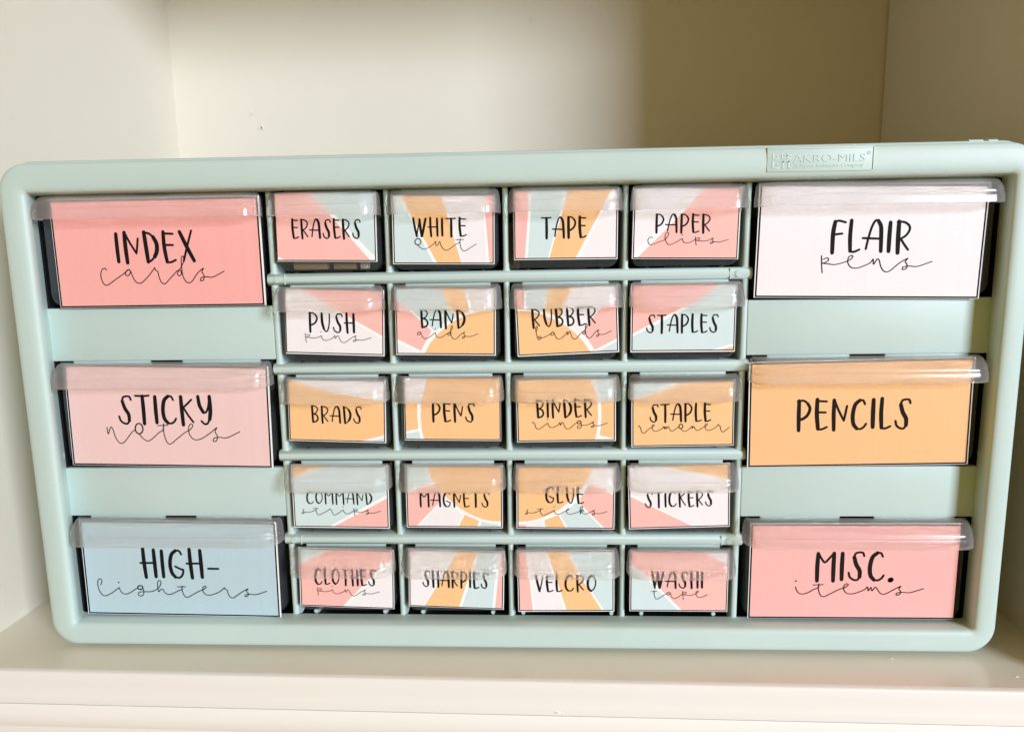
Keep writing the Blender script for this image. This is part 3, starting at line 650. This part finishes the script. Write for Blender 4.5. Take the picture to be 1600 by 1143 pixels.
 'GLUE': dict(c=[21.59, 80.96], s=[52.44, 34.85], a=-0.6, m=[0.0159, 0.0152, 0.0119, 0.0152], r=[('O', [(-0.016,0.013),(0.782,0.008),(0.689,0.288),(0.611,0.464),(0.516,0.591),(0.445,0.68),(0.373,0.744),(0.293,0.803),(0.212,0.849),(0.115,0.883),(-0.015,0.896)]), ('W', [(0.822,0.007),(1.002,0.012),(1.003,0.21),(0.847,0.237),(0.737,0.263)]), ('P', [(0.752,0.262),(0.895,0.36),(1.005,0.47),(1.009,1.006),(0.919,1.008),(0.652,0.595),(0.651,0.501),(0.706,0.375)]), ('B', [(0.604,0.577),(0.644,0.62),(0.892,1.009),(0.542,1.018),(0.453,0.781),(0.533,0.685)]), ('O', [(0.285,0.866),(0.429,0.775),(0.51,1.006),(0.303,1.011)]), ('W', [(0.099,0.909),(0.269,0.873),(0.294,1.005),(0.099,1.01)]), ('P', [(-0.015,0.943),(0.095,0.94),(0.095,1.01),(-0.015,1.013)])], w=[('GLUE', 0.296, 0.315, 0.682, 0.597), ('sticks', 0.093, 0.628, 0.925, 0.786)]),
 'STICKERS': dict(c=[81.64, 81.76], s=[53.18, 35.15], a=1.77, m=[0.0139, 0.0149, 0.0093, 0.0186], r=[('W', [(0.009,0.019),(0.242,0.029),(0.88,0.257),(1.01,0.311),(1.006,1.013),(0.689,1.003),(0.003,0.42)]), ('O', [(0.32,0.014),(1.011,0.007),(1.01,0.287),(0.88,0.208),(0.589,0.111)]), ('P', [(0.002,0.47),(0.666,1.002),(-0.006,1.006)])], w=[('STICKERS', 0.165, 0.408, 0.832, 0.674)]),
 'CLOTHES': dict(c=[-99.17, 34.64], s=[52.71, 34.35], a=-1.69, m=[0.0148, 0.016, 0.0099, 0.0106], r=[('B', [(0.001,0.013),(0.287,0.013),(0.129,0.152),(0.006,0.252)]), ('P', [(0.344,-0.003),(1.015,-0.001),(1.007,0.126),(0.856,0.307),(0.704,0.554),(0.442,0.997),(-0.007,1.011),(0.005,0.282),(0.154,0.177)]), ('W', [(1.015,0.193),(1.015,1.006),(0.484,1.009),(0.78,0.525),(0.839,0.415)])], w=[('CLOTHES', 0.162, 0.33, 0.805, 0.627), ('pins', 0.187, 0.636, 0.848, 0.802)]),
 'SHARPIES': dict(c=[-38.32, 34.42], s=[52.5, 33.61], a=-1.8, m=[0.0122, 0.019, 0.0147, 0.0109], r=[('P', [(0.006,0.01),(0.071,0.006),(0.009,0.09)]), ('W', [(0.087,0.005),(0.486,-0.006),(0.368,0.378),(0.122,1.037),(0.001,1.044),(0.009,0.124)]), ('O', [(0.523,0.005),(0.714,0.007),(0.651,0.415),(0.61,0.553),(0.525,1.012),(0.147,1.035),(0.392,0.376)]), ('B', [(0.743,0.005),(0.935,0.007),(0.91,0.412),(0.879,1.005),(0.554,1.011),(0.639,0.592),(0.684,0.372)]), ('P', [(0.957,0.012),(1.004,0.016),(1.015,0.996),(0.909,1.003),(0.941,0.383)])], w=[('SHARPIES', 0.149, 0.353, 0.832, 0.653)]),
 'VELCRO': dict(c=[21.59, 33.64], s=[52.49, 35.42], a=0.63, m=[0.0122, 0.0194, 0.0122, 0.0194], r=[('P', [(-0.007,0.013),(0.088,0.015),(0.121,0.434),(0.154,1.016),(-0.008,1.016)]), ('W', [(0.113,0.015),(0.289,0.013),(0.375,0.399),(0.485,1.017),(0.18,1.016),(0.138,0.434)]), ('O', [(0.309,0.013),(0.504,0.004),(0.635,0.39),(0.885,1.019),(0.513,1.017),(0.4,0.438)]), ('B', [(0.549,0.005),(0.903,0.013),(1.014,0.155),(1.01,1.019),(0.912,1.019),(0.755,0.634),(0.66,0.377)]), ('P', [(0.935,0.007),(1.014,0.009),(1.014,0.117)])], w=[('VELCRO', 0.184, 0.388, 0.812, 0.676)]),
 'WASHI': dict(c=[82.63, 33.91], s=[52.71, 34.76], a=0.02, m=[0.0119, 0.0157, 0.0096, 0.0131], r=[('P', [(-0.01,0.02),(0.718,0.015),(0.854,0.117),(1.005,0.25),(1.014,1.01),(0.563,1.02),(0.196,0.441),(-0.008,0.183)]), ('W', [(0.742,0.015),(1.009,0.006),(1.004,0.212)]), ('B', [(-0.007,0.228),(0.172,0.454),(0.523,1.021),(0,1.033)])], w=[('WASHI', 0.219, 0.331, 0.744, 0.625), ('tape', 0.22, 0.651, 0.792, 0.803)]),
 'INDEX': dict(c=[-188.98, 213.22], s=[110.49, 55.59], a=0.1, m=[0.0066, 0.0191, 0.0181, 0.0191], r=[], w=[('INDEX', 0.299, 0.295, 0.675, 0.598), ('cards', 0.215, 0.536, 0.811, 0.79)]),
 'STICKY': dict(c=[-191.13, 126.48], s=[111.26, 55.46], a=-0.99, m=[0.0082, 0.0101, 0.0165, 0.0203], r=[], w=[('STICKY', 0.253, 0.284, 0.71, 0.588), ('notes', 0.189, 0.567, 0.845, 0.772)]),
 'HIGH-': dict(c=[-192.48, 39.76], s=[110.91, 55.56], a=-0.69, m=[0.0103, 0.0144, 0.0155, 0.0251], r=[], w=[('HIGH-', 0.304, 0.283, 0.694, 0.608), ('lighters', 0.067, 0.617, 0.934, 0.801)]),
 'FLAIR': dict(c=[172.68, 213.16], s=[110.83, 55.6], a=-0.99, m=[0.0145, 0.0129, 0.0112, 0.0226], r=[], w=[('FLAIR', 0.328, 0.305, 0.675, 0.604), ('pens', 0.291, 0.62, 0.779, 0.774)]),
 'PENCILS': dict(c=[172.61, 126.14], s=[112.53, 55.7], a=0.82, m=[0.0152, 0.0181, 0.0101, 0.0253], r=[], w=[('PENCILS', 0.22, 0.352, 0.727, 0.659)]),
 'MISC.': dict(c=[174.69, 39.87], s=[109.51, 53.66], a=0.07, m=[0.0106, 0.0198, 0.0, 0.0119], r=[], w=[('MISC.', 0.319, 0.281, 0.69, 0.607), ('items', 0.226, 0.597, 0.841, 0.764)]),
}
BIGCOL = {'INDEX': 'i', 'STICKY': 's', 'HIGH-': 'h', 'FLAIR': 'f', 'PENCILS': 'p', 'MISC.': 'm'}
def make_card(key, parent, ploc):
    c = CARDS[key]; w_, h_ = c['s']; big = key in BIGCOL
    lt = .85 if big else .56; ml, mt, mr_, mb = [q * k_ for q, k_ in zip(c['m'], (.3, .4, .45, .15) if big else (.55, .5, .65, .6))]
    X = lambda u: (u - .5) * w_
    Z = lambda v: (.5 - v) * h_
    b = MB()
    b.box(-w_ / 2, w_ / 2, 0, .3, -h_ / 2, h_ / 2, M_PAPER)
    x0, x1, z0, z1 = X(ml), X(1 - mr_), Z(1 - mb), Z(mt)
    b.add([(x0, -.03, z0), (x1, -.03, z0), (x1, -.03, z1), (x0, -.03, z1)], [(0, 1, 2, 3)], M_INK)
    x0 += lt; x1 -= lt; z0 += lt; z1 -= lt
    if big:
        b.add([(x0, -.06, z0), (x1, -.06, z0), (x1, -.06, z1), (x0, -.06, z1)], [(0, 1, 2, 3)], PC[BIGCOL[key]])
    else:
        b.add([(x0, -.06, z0), (x1, -.06, z0), (x1, -.06, z1), (x0, -.06, z1)], [(0, 1, 2, 3)], M_PAPER)
        for k, (cc, pl) in enumerate(c['r']):
            P = clip([(X(u), Z(v)) for u, v in pl], x0 + .002, z0 + .002, x1 - .002, z1 - .002)
            if len(P) < 3: continue
            tr = tessellate_polygon([[Vector((p[0], p[1], 0)) for p in P]])
            b.add([(p[0], -.085 - .004 * k, p[1]) for p in P], tr, PC[cc])
    me = b.mesh('label_card', 0)
    for p in me.polygons:                       # printed faces look out of the drawer
        if p.normal.y > .5 and p.center.y < .1 * S: p.flip()
    loc = Vector((c['c'][0], 9.6, c['c'][1]))
    o = link('label_card', me, parent, loc - ploc)
    o.rotation_euler = (0, -R(c['a']), 0)
    for wrd in c['w']:
        t, u0, v0, u1, v1 = wrd
        if t.isupper(): q = draw_print(t, X(u0), Z(v1), X(u1), Z(v0), -.16); nm = 'printed_word'
        else: q = draw_script(t, X(u0), Z(v1), X(u1), Z(v0), -.24, .48 if big else .31); nm = 'script_word'
        q.build(nm, o, 0)
    return o

SMALL = [
 ('ERASERS', 'small drawer with word ERASERS across coral pink, pale blue corner, top row', ),
 ('WHITE', 'small drawer lettered WHITE out over orange ray between pale blue and blush'),
 ('TAPE', 'small drawer lettered TAPE over pink, pale blue, orange and white rays, top row'),
 ('PAPER', 'small drawer lettered PAPER clips, white corner above coral pink, top row'),
 ('PUSH', 'small drawer lettered PUSH pins, blush card with coral pink upper right corner'),
 ('BAND', 'small drawer lettered BAND aids with rising orange sun and pink wedge'),
 ('RUBBER', 'small drawer lettered RUBBER bands, its card tilted, orange sun at left'),
 ('STAPLES', 'small drawer lettered STAPLES, pale blue card with pink upper left, second row'),
 ('BRADS', 'small drawer lettered BRADS, nearly all orange card with pale corner, middle row'),
 ('PENS', 'small drawer lettered PENS, orange card with white curved stripe at left, middle row'),
 ('BINDER', 'small drawer lettered BINDER rings, orange card with white curved stripe at right'),
 ('STAPLE', 'small drawer lettered STAPLE remover, plain orange card at right of middle row'),
 ('COMMAND', 'small drawer lettered COMMAND strips, pale blue card with pink lower right corner'),
 ('MAGNETS', 'small drawer lettered MAGNETS, pink and blush rays beneath an orange half sun'),
 ('GLUE', 'small drawer lettered GLUE sticks, orange sun above blue, pink and orange rays'),
 ('STICKERS', 'small drawer lettered STICKERS, blush white card with pink lower left corner'),
 ('CLOTHES', 'small drawer lettered CLOTHES pins, pink card with white lower right, bottom row'),
 ('SHARPIES', 'small drawer of bottom row, orange slanting ray between blush left and pale blue right'),
 ('VELCRO', 'small drawer of bottom row, pink edge at left and orange ray leaning right'),
 ('WASHI', 'small drawer lettered WASHI tape, pink card with pale blue lower left corner'),
]
BIG = [
 ('INDEX', 0, 0, 'wide drawer lettered INDEX cards on salmon pink card, top left'),
 ('STICKY', 0, 1, 'wide drawer lettered STICKY notes on pale rose card, left column middle'),
 ('HIGH-', 0, 2, 'wide drawer lettered HIGH-lighters on sky blue card, bottom left'),
 ('FLAIR', 1, 0, 'wide drawer with shell white card lettered in black and script pens, top right'),
 ('PENCILS', 1, 1, 'wide drawer lettered PENCILS on plain orange card, right column middle'),
 ('MISC.', 1, 2, 'wide drawer lettered MISC. items on pink card, bottom right'),
]
me_hs, me_hb = handle_mesh(57.4, 'small_handle'), handle_mesh(117.4, 'large_handle')
me_ts, me_tb = tub_mesh(54.0, 39.5, 'small_tub', 12), tub_mesh(114.0, 57.0, 'large_tub', 16)
def make_drawer(name, me_t, me_h, hz, loc):
    r_ = empty(name, loc)
    link('drawer_tub', me_t, r_)
    link('handle', me_h, r_, (0, -.15, hz))
    return r_
def dup(root, loc, lift=0):
    r_ = root.copy(); col.objects.link(r_); r_.location = Vector(loc) * S
    for ch in root.children:
        if ch.name.startswith('label_card'): continue
        c_ = ch.copy(); col.objects.link(c_); c_.parent = r_
        if ch.name.startswith('drawer_tub'): c_.location.z += lift * S
    return r_
first = None
for k, (key, lab) in enumerate(SMALL):
    j, i = divmod(k, 4)
    dy = rnd.uniform(-.5, .7); dx = rnd.uniform(-.35, .35)
    loc = Vector((CX[i] + dx, YD + dy * 0 , RC[j]))
    if first is None:
        d = first = make_drawer('small_drawer', me_ts, me_hs, 7.95, loc)
    else: d = dup(first, loc, 1.3 if j == 4 else 0)
    tag(d, lab, 'drawer', 'small drawers in the middle of the cabinet')
    make_card(key, d, loc)
first = None
SX = [(LX0 + LX1) / 2 + .3, (RX0 + RX1) / 2 - .2]; SZ = [213.6, 126.7, 40.2]
for key, i, j, lab in BIG:
    loc = Vector((SX[i], YD, SZ[j] + .2))
    if first is None:
        d = first = make_drawer('large_drawer', me_tb, me_hb, 16.9, loc)
    else: d = dup(first, loc)
    for ch in d.children:
        if ch.name.startswith('handle'): ch.location.x = (1.7 if i == 0 else -1.7) * S
    tag(d, lab, 'drawer', 'wide drawers down both sides of the cabinet')
    make_card(key, d, loc)
# things seen under the cards through the tubs
b = MB(); b.box(-9, 9, 0, 8, 0, 4.2, M_TAN, .8)
e1 = b.build('eraser', None, 30, (-111, YD + 4.6, RC[0] - 18.9)); tag(e1, 'tan eraser lying in the bottom of the coral and blue ERASERS drawer', 'eraser')
b = MB(); b.box(-6, 6, 0, 7, 0, 3.4, M_TAN, .7)
e2 = b.build('eraser', None, 30, (-93, YD + 5.0, RC[0] - 18.9)); tag(e2, 'shorter tan eraser beside the white nub in the ERASERS drawer', 'eraser')
b = MB(); b.box(-2.2, 2.2, 0, 5, 0, 4.4, M_CHIP, .9)
e3 = b.build('eraser_nub', None, 30, (-82.5, YD + 4.2, RC[0] - 18.9)); tag(e3, 'small white eraser nub at the right end of the ERASERS drawer', 'eraser')
b = MB(); b.box(-3, 3, 0, .5, -24, 0, M_KRAFT, .1)
k1 = b.build('kraft_strip', None, 30, (-4.6, 22, RC[0] + 4)); tag(k1, 'brown kraft strip showing at the left of the TAPE drawer', 'paper strip')

print('objects', len(bpy.data.objects))
